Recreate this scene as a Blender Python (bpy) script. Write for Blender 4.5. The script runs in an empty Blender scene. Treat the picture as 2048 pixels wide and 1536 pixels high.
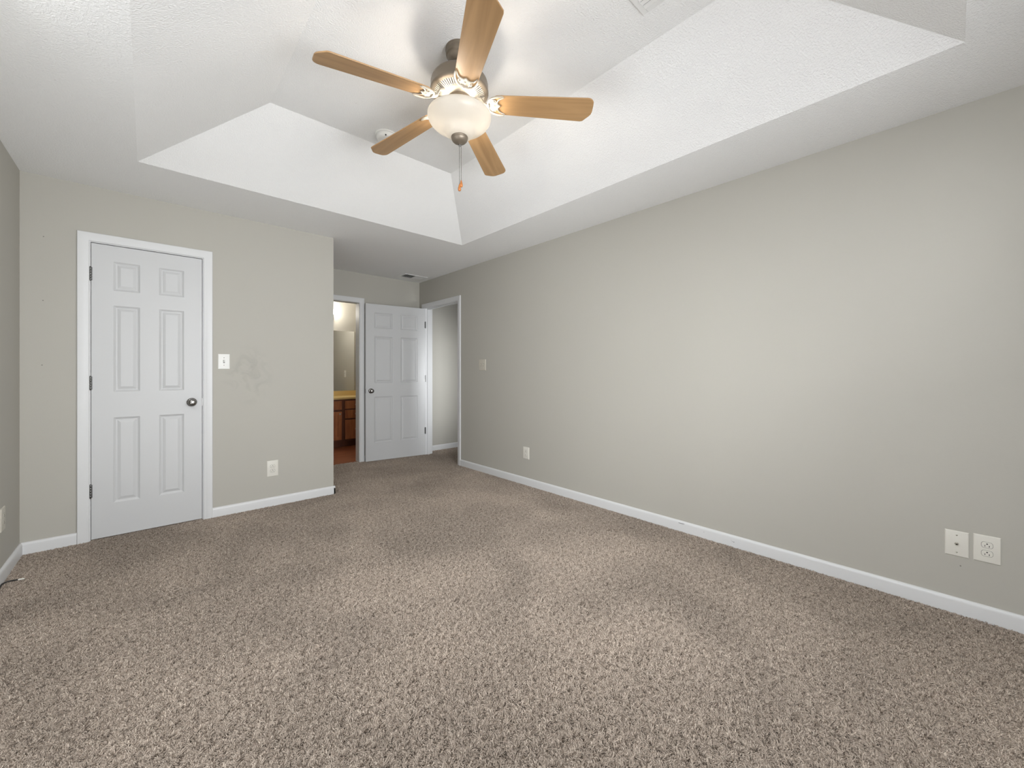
import bpy, bmesh, math, random
import numpy as np
from mathutils import Vector, Matrix

random.seed(7)
SC = bpy.context.scene
COL = SC.collection
PI = math.pi

# ------------------------------------------------------------------ camera
CAM_H = 1.158
cd = bpy.data.cameras.new('camera')
cam = bpy.data.objects.new('camera', cd)
COL.objects.link(cam)
cd.sensor_width = 36.0
cd.lens = 804.0 / 2048.0 * 36.0
cd.shift_y = -23.5 / 2048.0
cd.clip_start = 0.02
cam.location = (0, 0, CAM_H)
cam.rotation_euler = (PI / 2, 0, -math.atan(729.0 / 804.0))
SC.camera = cam

# ------------------------------------------------------------------ view, world, daylight
SC.view_settings.view_transform = 'Standard'
SC.view_settings.look = 'None'
SC.view_settings.gamma = 1.0
SC.view_settings.use_curve_mapping = False
SC.view_settings.exposure = 0.0
SC.cycles.use_denoising = True
SC.cycles.max_bounces = 10
SC.cycles.diffuse_bounces = 8
SC.cycles.glossy_bounces = 4
SC.cycles.transmission_bounces = 6
SC.cycles.transparent_max_bounces = 8
SC.cycles.sample_clamp_indirect = 8.0

w = bpy.data.worlds.new('sky')
SC.world = w
w.use_nodes = True
wn = w.node_tree.nodes
bg = wn['Background']
bg.inputs[0].default_value = (0.955, 0.975, 1.0, 1)
bg.inputs[1].default_value = 0.6


def area_light(name, loc, rot, sx, sy, power, color):
    l = bpy.data.lights.new(name, 'AREA')
    l.shape = 'RECTANGLE'
    l.size, l.size_y = sx, sy
    l.energy = power
    l.color = color
    o = bpy.data.objects.new(name, l)
    o.location = loc
    o.rotation_euler = rot
    COL.objects.link(o)
    return o


# lamps outside the windows: daylight from the sky, plus added level and upward fill
DAY = (0.955, 0.978, 1.0)
D45, D68 = math.radians(45), math.radians(68)
area_light('sky_light_near_window', (1.90, -1.05, 2.00), (PI / 2 - D45, 0, 0), 1.4, 1.5, 66.0, DAY)
area_light('level_fill_near_window', (1.10, -1.05, 1.35), (PI / 2, 0, 0), 1.3, 1.4, 46.0, DAY)  # added level fill for the alcove and its open door
area_light('high_sky_light_near_window', (0.55, -0.95, 2.20), (PI / 2 - D68, 0, 0), 1.4, 1.2, 45.0, DAY)
area_light('upward_fill_near_window', (0.60, -1.05, 0.45), (PI / 2 + D45, 0, 0), 1.5, 1.5, 148.0, DAY)  # added fill aimed upward to brighten the ceiling
area_light('high_sky_light_left_window', (-0.95, 0.85, 2.20), (PI / 2 - D68, 0, -PI / 2), 2.6, 1.2, 135.0, DAY)
area_light('upward_fill_left_window', (-0.95, 0.85, 0.30), (PI / 2 + D68, 0, -PI / 2), 2.6, 1.2, 72.0, DAY)  # another added upward fill, lifts the ceiling and the right side
area_light('hall_wall_fill', (3.17, 3.60, 1.12), (PI / 2, 0, 0), 0.26, 0.5, 40.0, DAY)  # added lamp that makes the glow on the far hall wall

# ------------------------------------------------------------------ room numbers (metres)
XL, XR, YN, YC, YB, XE = -0.602, 2.895, -0.62, 3.995, 5.175, 1.318
CZ, TZ = 2.44, 2.765
WT = 0.115
FZ = -0.014            # floor under the pile; pile tips are at z = 0
BATH_Y = 6.90
HALL_X, HALL_Y0, HALL_Y = 4.45, 3.95, 5.205


# ------------------------------------------------------------------ helpers
def tag(o, label=None, cat=None, group=None, kind=None):
    if label: o['label'] = label
    if cat: o['category'] = cat
    if group: o['group'] = group
    if kind: o['kind'] = kind
    return o


def empty(name, loc, label, cat, group=None, kind=None):
    o = bpy.data.objects.new(name, None)
    o.empty_display_size = 0.05
    o.location = loc
    COL.objects.link(o)
    return tag(o, label, cat, group, kind)


class MB:
    """collects shapes, then links them as ONE mesh object"""
    def __init__(self, f=None):
        self.v, self.f = [], []
        self.map = f                    # optional mapping of local points

    def add(self, vs, fs):
        n = len(self.v)
        for p in vs:
            self.v.append(tuple(self.map(*p)) if self.map else tuple(p))
        for f in fs:
            self.f.append(tuple(i + n for i in f))
        return self

    def box(self, a, b):
        x0, y0, z0 = [min(a[i], b[i]) for i in range(3)]
        x1, y1, z1 = [max(a[i], b[i]) for i in range(3)]
        return self.add([(x0, y0, z0), (x1, y0, z0), (x1, y1, z0), (x0, y1, z0),
                         (x0, y0, z1), (x1, y0, z1), (x1, y1, z1), (x0, y1, z1)],
                        [(0, 3, 2, 1), (4, 5, 6, 7), (0, 1, 5, 4), (1, 2, 6, 5), (2, 3, 7, 6), (3, 0, 4, 7)])

    def lathe(self, prof, n=48, c=(0, 0), axis='z', cap=True):
        """prof: list of (r, h)"""
        vs, fs = [], []
        for r, h in prof:
            for k in range(n):
                a = 2 * PI * k / n
                vs.append((c[0] + r * math.cos(a), c[1] + r * math.sin(a), h))
        m = len(prof)
        for i in range(m - 1):
            for k in range(n):
                k2 = (k + 1) % n
                fs.append((i * n + k, i * n + k2, (i + 1) * n + k2, (i + 1) * n + k))
        if cap:
            fs.append(tuple(range(n))[::-1])
            fs.append(tuple((m - 1) * n + k for k in range(n)))
        return self.add(vs, fs)

    def tube(self, pts, r, n=10, cap=True):
        pts = [Vector(p) for p in pts]
        rr = r if isinstance(r, (list, tuple)) else [r] * len(pts)
        vs, fs = [], []
        t0 = (pts[1] - pts[0]).normalized()
        up = Vector((0, 0, 1)) if abs(t0.z) < 0.9 else Vector((1, 0, 0))
        u = t0.cross(up).normalized()
        for i, p in enumerate(pts):
            t = (pts[min(i + 1, len(pts) - 1)] - pts[max(i - 1, 0)]).normalized()
            u = (u - t * u.dot(t)).normalized()
            q = t.cross(u)
            for k in range(n):
                a = 2 * PI * k / n
                d = p + (u * math.cos(a) + q * math.sin(a)) * rr[i]
                vs.append(tuple(d))
        for i in range(len(pts) - 1):
            for k in range(n):
                k2 = (k + 1) % n
                fs.append((i * n + k, i * n + k2, (i + 1) * n + k2, (i + 1) * n + k))
        if cap:
            fs.append(tuple(range(n))[::-1])
            fs.append(tuple((len(pts) - 1) * n + k for k in range(n)))
        return self.add(vs, fs)

    def prism(self, poly, h0, h1):
        """poly in xy, extruded z h0..h1"""
        n = len(poly)
        vs = [(x, y, h0) for x, y in poly] + [(x, y, h1) for x, y in poly]
        fs = [tuple(range(n))[::-1], tuple(range(n, 2 * n))]
        for k in range(n):
            k2 = (k + 1) % n
            fs.append((k, k2, n + k2, n + k))
        return self.add(vs, fs)

    def rows(self, rows, close=False):
        n = len(rows[0])
        vs = [p for r in rows for p in r]
        fs = []
        for i in range(len(rows) - 1):
            for k in range(n if close else n - 1):
                k2 = (k + 1) % n
                fs.append((i * n + k, i * n + k2, (i + 1) * n + k2, (i + 1) * n + k))
        if close:
            fs.append(tuple(range(n))[::-1])
            fs.append(tuple((len(rows) - 1) * n + k for k in range(n)))
        return self.add(vs, fs)

    def build(self, name, mat, parent=None, smooth=None, bevel=0.0, loc=None, seg=2):
        me = bpy.data.meshes.new(name)
        me.from_pydata(self.v, [], self.f)
        bm = bmesh.new()
        bm.from_mesh(me)
        bmesh.ops.recalc_face_normals(bm, faces=bm.faces)
        bm.to_mesh(me)
        bm.free()
        me.materials.append(mat)
        if smooth is not None:
            me.shade_smooth()
            me.set_sharp_from_angle(angle=math.radians(smooth))
        o = bpy.data.objects.new(name, me)
        COL.objects.link(o)
        if loc is not None:
            o.location = loc
        if parent is not None:
            o.parent = parent
        if bevel > 0:
            m = o.modifiers.new('edge', 'BEVEL')
            m.width = bevel
            m.segments = seg
            m.limit_method = 'ANGLE'
            m.angle_limit = math.radians(40)
        return o


def struct(o, label, cat):
    return tag(o, label, cat, kind='structure')


# ------------------------------------------------------------------ materials
def new_mat(name):
    m = bpy.data.materials.new(name)
    m.use_nodes = True
    nt = m.node_tree
    return m, nt, nt.nodes['Principled BSDF']


def lin(c):
    return tuple(((x / 255.0) / 12.92 if x / 255.0 <= 0.04045 else ((x / 255.0 + 0.055) / 1.055) ** 2.4) for x in c) + (1.0,)


def plain(name, rgb, rough=0.5, metal=0.0, spec=0.5, bump=0.0, bscale=200.0):
    m, nt, b = new_mat(name)
    b.inputs['Base Color'].default_value = rgb if len(rgb) == 4 else (*rgb, 1)
    b.inputs['Roughness'].default_value = rough
    b.inputs['Metallic'].default_value = metal
    b.inputs['Specular IOR Level'].default_value = spec
    tc = nt.nodes.new('ShaderNodeTexCoord')
    nz = nt.nodes.new('ShaderNodeTexNoise')
    nz.inputs['Scale'].default_value = bscale
    nz.inputs['Detail'].default_value = 3.0
    nt.links.new(tc.outputs['Object'], nz.inputs['Vector'])
    if bump > 0:
        bp = nt.nodes.new('ShaderNodeBump')
        bp.inputs['Strength'].default_value = 1.0
        bp.inputs['Distance'].default_value = bump
        nt.links.new(nz.outputs['Fac'], bp.inputs['Height'])
        nt.links.new(bp.outputs['Normal'], b.inputs['Normal'])
    # a faint unevenness in gloss
    mr = nt.nodes.new('ShaderNodeMapRange')
    mr.inputs['To Min'].default_value = max(0.02, rough - 0.06)
    mr.inputs['To Max'].default_value = min(1.0, rough + 0.06)
    nt.links.new(nz.outputs['Fac'], mr.inputs['Value'])
    nt.links.new(mr.outputs['Result'], b.inputs['Roughness'])
    return m


def ceiling_mat():
    m, nt, b = new_mat('textured_ceiling_white')
    L = nt.links.new
    b.inputs['Base Color'].default_value = (0.88, 0.88, 0.875, 1)
    b.inputs['Roughness'].default_value = 0.95
    b.inputs['Specular IOR Level'].default_value = 0.1
    tc = nt.nodes.new('ShaderNodeTexCoord')
    n1 = nt.nodes.new('ShaderNodeTexNoise')
    n1.inputs['Scale'].default_value = 140.0
    n1.inputs['Detail'].default_value = 4.0
    n1.inputs['Roughness'].default_value = 0.55
    L(tc.outputs['Object'], n1.inputs['Vector'])
    r1 = nt.nodes.new('ShaderNodeValToRGB')
    r1.color_ramp.elements[0].position = 0.38
    r1.color_ramp.elements[1].position = 0.66
    L(n1.outputs['Fac'], r1.inputs['Fac'])
    n2 = nt.nodes.new('ShaderNodeTexNoise')
    n2.inputs['Scale'].default_value = 8.0
    L(tc.outputs['Object'], n2.inputs['Vector'])
    mm = nt.nodes.new('ShaderNodeMapRange')
    mm.inputs['From Min'].default_value = 0.35
    mm.inputs['From Max'].default_value = 0.65
    mm.inputs['To Min'].default_value = 0.85
    L(n2.outputs['Fac'], mm.inputs['Value'])
    mul = nt.nodes.new('ShaderNodeMath')
    mul.operation = 'MULTIPLY'
    L(r1.outputs['Color'], mul.inputs[0])
    L(mm.outputs['Result'], mul.inputs[1])
    # shade of sparse pits in the spray texture, painted as dark specks
    vo = nt.nodes.new('ShaderNodeTexNoise')
    vo.inputs['Scale'].default_value = 105.0
    vo.inputs['Detail'].default_value = 2.0
    L(tc.outputs['Object'], vo.inputs['Vector'])
    rp = nt.nodes.new('ShaderNodeValToRGB')
    rp.color_ramp.elements[0].position = 0.74
    rp.color_ramp.elements[0].color = (0.88, 0.88, 0.875, 1)
    rp.color_ramp.elements[1].position = 0.80
    rp.color_ramp.elements[1].color = (0.62, 0.62, 0.61, 1)
    L(vo.outputs['Fac'], rp.inputs['Fac'])
    L(rp.outputs['Color'], b.inputs['Base Color'])
    bp = nt.nodes.new('ShaderNodeBump')
    bp.inputs['Strength'].default_value = 0.75
    bp.inputs['Distance'].default_value = 0.0021
    L(mul.outputs['Value'], bp.inputs['Height'])
    L(bp.outputs['Normal'], b.inputs['Normal'])
    return m


def wall_mat(name, rgb, scuff=False):
    m, nt, b = new_mat(name)
    L = nt.links.new
    b.inputs['Roughness'].default_value = 0.62
    b.inputs['Specular IOR Level'].default_value = 0.3
    tc = nt.nodes.new('ShaderNodeTexCoord')
    n1 = nt.nodes.new('ShaderNodeTexNoise')
    n1.inputs['Scale'].default_value = 260.0
    n1.inputs['Detail'].default_value = 2.0
    L(tc.outputs['Object'], n1.inputs['Vector'])
    bp = nt.nodes.new('ShaderNodeBump')
    bp.inputs['Strength'].default_value = 0.35
    bp.inputs['Distance'].default_value = 0.0006
    L(n1.outputs['Fac'], bp.inputs['Height'])
    L(bp.outputs['Normal'], b.inputs['Normal'])
    n2 = nt.nodes.new('ShaderNodeTexNoise')
    n2.inputs['Scale'].default_value = 1.7
    n2.inputs['Detail'].default_value = 3.0
    L(tc.outputs['Object'], n2.inputs['Vector'])
    mx = nt.nodes.new('ShaderNodeMix')
    mx.data_type = 'RGBA'
    a = [c * 0.985 for c in rgb]
    mx.inputs[6].default_value = (*a, 1)
    mx.inputs[7].default_value = (*[c * 1.015 for c in rgb], 1)
    L(n2.outputs['Fac'], mx.inputs[0])
    out = mx.outputs[2]
    if scuff:
        # hand smears rubbed into the paint beside the switch
        mp = nt.nodes.new('ShaderNodeMapping')
        mp.inputs['Location'].default_value = (-0.63, 0, -1.13)
        L(tc.outputs['Object'], mp.inputs['Vector'])
        sc = nt.nodes.new('ShaderNodeVectorMath')
        sc.operation = 'MULTIPLY'
        sc.inputs[1].default_value = (5.2, 0, 3.6)
        L(mp.outputs['Vector'], sc.inputs[0])
        ln = nt.nodes.new('ShaderNodeVectorMath')
        ln.operation = 'LENGTH'
        L(sc.outputs['Vector'], ln.inputs[0])
        fall = nt.nodes.new('ShaderNodeMapRange')
        fall.inputs['From Min'].default_value = 1.0
        fall.inputs['From Max'].default_value = 0.2
        L(ln.outputs['Value'], fall.inputs['Value'])
        n3 = nt.nodes.new('ShaderNodeTexNoise')
        n3.inputs['Scale'].default_value = 7.0
        n3.inputs['Detail'].default_value = 5.0
        n3.inputs['Distortion'].default_value = 1.6
        L(tc.outputs['Object'], n3.inputs['Vector'])
        rp = nt.nodes.new('ShaderNodeMapRange')
        rp.inputs['From Min'].default_value = 0.46
        rp.inputs['From Max'].default_value = 0.62
        L(n3.outputs['Fac'], rp.inputs['Value'])
        mu = nt.nodes.new('ShaderNodeMath')
        mu.operation = 'MULTIPLY'
        L(fall.outputs['Result'], mu.inputs[0])
        L(rp.outputs['Result'], mu.inputs[1])
        mx2 = nt.nodes.new('ShaderNodeMix')
        mx2.data_type = 'RGBA'
        mx2.inputs[7].default_value = (*[c * 0.86 for c in rgb], 1)
        L(mu.outputs['Value'], mx2.inputs[0])
        L(out, mx2.inputs[6])
        out = mx2.outputs[2]
    L(out, b.inputs['Base Color'])
    return m


def wood_mat(name, c0, c1, scale=(1.5, 22, 22), rough=0.4, coat=0.0, c2=None):
    m, nt, b = new_mat(name)
    L = nt.links.new
    tc = nt.nodes.new('ShaderNodeTexCoord')
    mp = nt.nodes.new('ShaderNodeMapping')
    mp.inputs['Scale'].default_value = scale
    L(tc.outputs['Object'], mp.inputs['Vector'])
    oi = nt.nodes.new('ShaderNodeObjectInfo')
    ad = nt.nodes.new('ShaderNodeVectorMath')
    ad.operation = 'ADD'
    mu = nt.nodes.new('ShaderNodeMath')
    mu.operation = 'MULTIPLY'
    mu.inputs[1].default_value = 37.0
    L(oi.outputs['Random'], mu.inputs[0])
    L(mp.outputs['Vector'], ad.inputs[0])
    L(mu.outputs['Value'], ad.inputs[1])
    n = nt.nodes.new('ShaderNodeTexNoise')
    n.inputs['Scale'].default_value = 1.0
    n.inputs['Detail'].default_value = 6.0
    n.inputs['Distortion'].default_value = 0.7
    L(ad.outputs['Vector'], n.inputs['Vector'])
    r = nt.nodes.new('ShaderNodeValToRGB')
    r.color_ramp.elements[0].position = 0.3
    r.color_ramp.elements[0].color = c0
    r.color_ramp.elements[1].position = 0.68
    r.color_ramp.elements[1].color = c1
    L(n.outputs['Fac'], r.inputs['Fac'])
    L(r.outputs['Color'], b.inputs['Base Color'])
    b.inputs['Roughness'].default_value = rough
    b.inputs['Coat Weight'].default_value = coat
    return m


def carpet_mat():
    m, nt, b = new_mat('beige_brown_carpet')
    L = nt.links.new
    b.inputs['Roughness'].default_value = 1.0
    b.inputs['Specular IOR Level'].default_value = 0.0
    at = nt.nodes.new('ShaderNodeAttribute')
    at.attribute_name = 'tone'
    ge = nt.nodes.new('ShaderNodeNewGeometry')
    r = nt.nodes.new('ShaderNodeValToRGB')
    e = r.color_ramp.elements
    e[0].position = 0.0
    e[0].color = (0.150, 0.115, 0.089, 1)
    e[1].position = 1.0
    e[1].color = (0.72, 0.622, 0.53, 1)
    k = e.new(0.25)
    k.color = (0.28, 0.228, 0.186, 1)
    k = e.new(0.6)
    k.color = (0.49, 0.417, 0.352, 1)
    L(at.outputs['Fac'], r.inputs['Fac'])
    # shading of brushed and trodden pile, painted into the colour as broad noise
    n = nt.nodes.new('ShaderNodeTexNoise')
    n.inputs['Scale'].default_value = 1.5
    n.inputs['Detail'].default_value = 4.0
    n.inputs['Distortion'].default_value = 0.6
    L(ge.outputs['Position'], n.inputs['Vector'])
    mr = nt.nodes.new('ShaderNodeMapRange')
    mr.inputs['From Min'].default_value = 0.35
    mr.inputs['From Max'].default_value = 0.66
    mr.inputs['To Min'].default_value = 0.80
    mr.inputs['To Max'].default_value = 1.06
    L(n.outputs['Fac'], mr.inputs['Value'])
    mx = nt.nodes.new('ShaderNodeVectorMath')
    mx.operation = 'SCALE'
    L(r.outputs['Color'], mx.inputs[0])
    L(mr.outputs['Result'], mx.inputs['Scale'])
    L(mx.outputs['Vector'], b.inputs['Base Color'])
    return m


def emit_mat(name, rgb, s):
    m, nt, b = new_mat(name)
    b.inputs['Base Color'].default_value = (*rgb, 1)
    b.inputs['Emission Color'].default_value = (*rgb, 1)
    b.inputs['Emission Strength'].default_value = s
    return m


def frosted_mat(name, rgb):
    m, nt, b = new_mat(name)
    L = nt.links.new
    b.inputs['Base Color'].default_value = (*rgb, 1)
    b.inputs['Roughness'].default_value = 0.3
    tr = nt.nodes.new('ShaderNodeBsdfTranslucent')
    tr.inputs['Color'].default_value = (*rgb, 1)
    mx = nt.nodes.new('ShaderNodeMixShader')
    mx.inputs[0].default_value = 0.46
    L(b.outputs[0], mx.inputs[1])
    L(tr.outputs[0], mx.inputs[2])
    L(mx.outputs[0], nt.nodes['Material Output'].inputs['Surface'])
    return m


def pane_mat():
    m, nt, b = new_mat('window_glass')
    L = nt.links.new
    t = nt.nodes.new('ShaderNodeBsdfTransparent')
    g = nt.nodes.new('ShaderNodeBsdfGlossy')
    g.inputs['Roughness'].default_value = 0.02
    fr = nt.nodes.new('ShaderNodeFresnel')
    mx = nt.nodes.new('ShaderNodeMixShader')
    L(fr.outputs[0], mx.inputs[0])
    L(t.outputs[0], mx.inputs[1])
    L(g.outputs[0], mx.inputs[2])
    L(mx.outputs[0], nt.nodes['Material Output'].inputs['Surface'])
    return m


WALL_RGB = (0.455, 0.440, 0.396)
M = dict(
    wall=wall_mat('greige_wall_paint', WALL_RGB),
    wall_scuff=wall_mat('greige_wall_paint_with_smears', WALL_RGB, True),
    ceil=ceiling_mat(),
    trim=plain('white_trim_paint', (0.665, 0.67, 0.675), 0.38, bump=0.0002, bscale=60),
    door=plain('white_door_paint', (0.57, 0.575, 0.58), 0.42, bump=0.00015, bscale=90),
    plate=plain('ivory_plastic', (0.70, 0.68, 0.62), 0.35),
    plate_white=plain('white_plastic', (0.78, 0.78, 0.75), 0.35),
    almond=plain('almond_plastic', (0.56, 0.53, 0.46), 0.35),
    slot_gap=plain('shadow_gap_grey', (0.20, 0.19, 0.165), 0.7),
    dark=plain('dark_slot', (0.02, 0.02, 0.02), 0.7),
    nickel=plain('satin_nickel', (0.27, 0.262, 0.25), 0.26, 1.0),
    hinge=plain('dull_steel', (0.17, 0.17, 0.165), 0.38, 1.0),
    pewter=plain('brushed_pewter', (0.20, 0.165, 0.125), 0.42, 0.5),
    iron=plain('antique_white_pewter', (0.42, 0.38, 0.32), 0.40, 0.3),
    blade=wood_mat('light_oak_blade', lin((150, 117, 80)), lin((172, 137, 96)), (2.2, 26, 26), 0.36),
    fob=wood_mat('orange_wood_fob', lin((150, 88, 40)), lin((180, 116, 60)), (60, 60, 12), 0.4),
    bowl=frosted_mat('frosted_glass', (0.52, 0.505, 0.475)),
    bulb=emit_mat('warm_bulb', (1.0, 0.91, 0.79), 160.0),
    globe=emit_mat('vanity_globe', (1.0, 0.94, 0.84), 85.0),
    vanity=wood_mat('red_brown_cabinet_wood', lin((136, 78, 46)), lin((186, 118, 74)), (14, 14, 2.0), 0.35),
    vanity_frame=wood_mat('dark_red_brown_wood', lin((82, 44, 28)), lin((112, 62, 40)), (14, 14, 2.0), 0.4),
    counter=plain('golden_cultured_marble', (0.70, 0.52, 0.23), 0.25),
    mirror=plain('mirror_silver', (0.86, 0.87, 0.86), 0.02, 1.0),
    vinyl=wood_mat('red_brown_vinyl_floor', lin((112, 64, 42)), lin((150, 92, 62)), (3.0, 16, 3), 0.35),
    black=plain('black_cable_jacket', (0.012, 0.012, 0.012), 0.45),
    white=plain('white_tip', (0.80, 0.78, 0.72), 0.5),
    backing=plain('carpet_backing', (0.20, 0.16, 0.13), 1.0, spec=0.0),
    vent=plain('white_painted_metal', (0.76, 0.76, 0.75), 0.4),
    pane=pane_mat(),
    brass=plain('connector_metal', (0.5, 0.48, 0.42), 0.3, 1.0),
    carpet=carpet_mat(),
)
M['mirror'].node_tree.nodes['Principled BSDF'].inputs['Roughness'].default_value = 0.01

# ------------------------------------------------------------------ setting: floor, ceiling, walls
OUT = 0.13
b = MB()
b.box((XL - OUT, YN - OUT, FZ - 0.08), (HALL_X + OUT, 5.232, FZ))
struct(b.build('floor', M['backing']), 'floor under the brown carpet', 'floor')
b = MB()
b.box((0.6, 5.232, FZ - 0.08), (3.2, BATH_Y + OUT, -0.004))
struct(b.build('floor_bathroom', M['vinyl']), 'red brown wood-look floor of the bathroom behind the open doorway', 'floor')

T0, T1, S0, S1 = -0.045, 2.352, -0.026, 3.343           # lower rim of the tray
U0, U1, V0, V1 = 0.542, 1.818, 0.555, 2.742              # upper rim
b = MB()
lo = [(T0, S0), (T1, S0), (T1, S1), (T0, S1)]
up = [(U0, V0), (U1, V0), (U1, V1), (U0, V1)]
ex = [(XL - OUT, YN - OUT), (XR + WT, YN - OUT), (XR + WT, YB + OUT), (XL - OUT, YB + OUT)]
vs = [(x, y, CZ) for x, y in ex] + [(x, y, CZ) for x, y in lo] + [(x, y, TZ) for x, y in up]
fs = []
for k in range(4):
    k2 = (k + 1) % 4
    fs.append((k, k2, 4 + k2, 4 + k))
    fs.append((4 + k, 4 + k2, 8 + k2, 8 + k))
fs.append((8, 9, 10, 11))
b.add(vs, fs)
o = b.build('ceiling', M['ceil'])
m = o.modifiers.new('thick', 'SOLIDIFY')
m.thickness = 0.06
me = o.data
up_n = sum(p.normal.z for p in me.polygons)
m.offset = -1.0 if up_n < 0 else 1.0
struct(o, 'white textured tray ceiling of the bedroom', 'ceiling')
b = MB()
b.box((XR + WT, HALL_Y0 - OUT, CZ), (HALL_X + OUT, HALL_Y + OUT, CZ + 0.06))
struct(b.build('ceiling_hall', M['ceil']), 'ceiling of the hall beyond the doorway', 'ceiling')
b = MB()
b.box((0.6, YB + OUT, CZ), (3.2, BATH_Y + OUT, CZ + 0.06))
struct(b.build('ceiling_bathroom', M['ceil']), 'ceiling of the bathroom', 'ceiling')

WZ0, WZ1 = FZ - 0.08, CZ + 0.02
# openings
CD0, CD1, HD = -0.290, 0.322, 2.055      # closet door
BA0, BA1 = 1.395, 2.026                  # bathroom doorway
BD0, BD1 = 4.205, 5.020                  # bedroom doorway (in y)
JB = 0.018
NW = (-0.10, 2.60, 0.45, 2.15)            # near window x0,x1,z0,z1
LW = (-0.35, 2.05, 0.45, 2.15)            # left window y0,y1,z0,z1


def wall_with_hole(b, axis, c0, c1, a0, a1, h):
    """wall slab between c0 and c1 (thickness), running a0..a1, hole (p0,p1,z0,z1)"""
    def bx(p, q, z0, z1):
        if q - p < 1e-5 or z1 - z0 < 1e-5:
            return
        if axis == 'x':
            b.box((p, c0, z0), (q, c1, z1))
        else:
            b.box((c0, p, z0), (c1, q, z1))
    p0, p1, z0, z1 = h
    bx(a0, p0, WZ0, WZ1)
    bx(p1, a1, WZ0, WZ1)
    bx(p0, p1, z1, WZ1)
    bx(p0, p1, WZ0, z0)


b = MB(); wall_with_hole(b, 'y', XL - OUT, XL, YN - OUT, YC + 0.5, LW)
struct(b.build('wall_left', M['wall']), 'greige left bedroom wall, only a strip of it in view', 'wall')
b = MB(); wall_with_hole(b, 'x', YN - OUT, YN, XL, XR + WT, NW)
struct(b.build('wall_near', M['wall']), 'greige window wall behind the camera', 'wall')
b = MB(); wall_with_hole(b, 'y', XR, XR + WT, YN, HALL_Y, (BD0 - JB, BD1 + JB, WZ0, HD + JB))
struct(b.build('wall_right', M['wall']), 'long greige right bedroom wall with the open doorway at its far end', 'wall')
b = MB(); wall_with_hole(b, 'x', YC, YC + WT, XL, XE, (CD0 - JB, CD1 + JB, WZ0, HD + JB))
struct(b.build('wall_closet', M['wall_scuff']), 'greige wall around the closed closet door', 'wall')
b = MB(); b.box((XE - WT, YC + WT, WZ0), (XE, YB, WZ1))
struct(b.build('wall_alcove', M['wall']), 'side wall of the alcove behind the closet corner', 'wall')
b = MB(); wall_with_hole(b, 'x', YB, YB + WT, XE - WT, XR, (BA0 - JB, BA1 + JB, WZ0, HD + JB))
struct(b.build('wall_back', M['wall']), 'greige back wall above the open white door and bathroom doorway', 'wall')
b = MB(); b.box((XR + WT, HALL_Y, WZ0), (HALL_X + OUT, HALL_Y + OUT, WZ1))
struct(b.build('wall_hall_far', M['wall']), 'hall wall seen through the bedroom doorway', 'wall')
b = MB(); b.box((HALL_X, HALL_Y0, WZ0), (HALL_X + OUT, HALL_Y, WZ1))
struct(b.build('wall_hall_end', M['wall']), 'end wall of the hall, out of view', 'wall')
HW = (3.03, 3.36, 0.75, 1.45)  # opening added to let the fill lamp into the hall
b = MB(); wall_with_hole(b, 'x', HALL_Y0 - OUT, HALL_Y0, XR + WT, HALL_X + OUT, HW)
struct(b.build('wall_hall_near', M['wall']), 'near wall of the hall, out of view', 'wall')
b = MB(); b.box((0.6, BATH_Y, WZ0), (3.2, BATH_Y + OUT, WZ1))
struct(b.build('wall_bathroom_far', M['wall']), 'bathroom wall that carries the mirror', 'wall')
b = MB(); b.box((2.665, YB + WT, WZ0), (2.765, BATH_Y, WZ1))
struct(b.build('wall_bathroom_right', M['wall']), 'right wall of the bathroom beside the mirror', 'wall')
b = MB(); b.box((0.62, YB + WT, WZ0), (0.74, BATH_Y, WZ1))
struct(b.build('wall_bathroom_left', M['wall']), 'left wall of the bathroom, out of view', 'wall')


# windows behind and beside the camera
def window(name, f, h, label):
    p0, p1, z0, z1 = h
    b = MB(f)
    t = 0.045
    for (a, c, q, s) in ((p0, p0 + t, z0, z1), (p1 - t, p1, z0, z1), (p0, p1, z0, z0 + t), (p0, p1, z1 - t, z1),
                         ((p0 + p1) / 2 - 0.03, (p0 + p1) / 2 + 0.03, z0, z1), (p0, p1, (z0 + z1) / 2 - 0.02, (z0 + z1) / 2 + 0.02)):
        b.box((a, 0.04, q), (c, 0.10, s))
    o = b.build(name, M['trim'])
    struct(o, label, 'window')
    g = MB(f); g.box((p0 + t, 0.068, z0 + t), (p1 - t, 0.074, z1 - t))
    g.build('pane', M['pane'], o)
    s = MB(f); s.box((p0 - 0.05, -0.03, z0 - 0.02), (p1 + 0.05, 0.04, z0))
    s.build('window_sill', M['trim'], o)
    return o


window('window_1', lambda u, n, z: (u, YN - n, z), NW, 'wide white window in the wall behind the camera')
window('window_2', lambda u, n, z: (XL - n, u, z), LW, 'white window in the left wall beside the camera')

window('hall_fill_window', lambda u, n, z: (u, HALL_Y0 - n, z), HW, 'small unseen hall window added for the glow on the hall wall')  # unseen window, added so the hall lamp can shine in

# ------------------------------------------------------------------ carpet pile (nobody could count it)
TILE = 0.45


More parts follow.
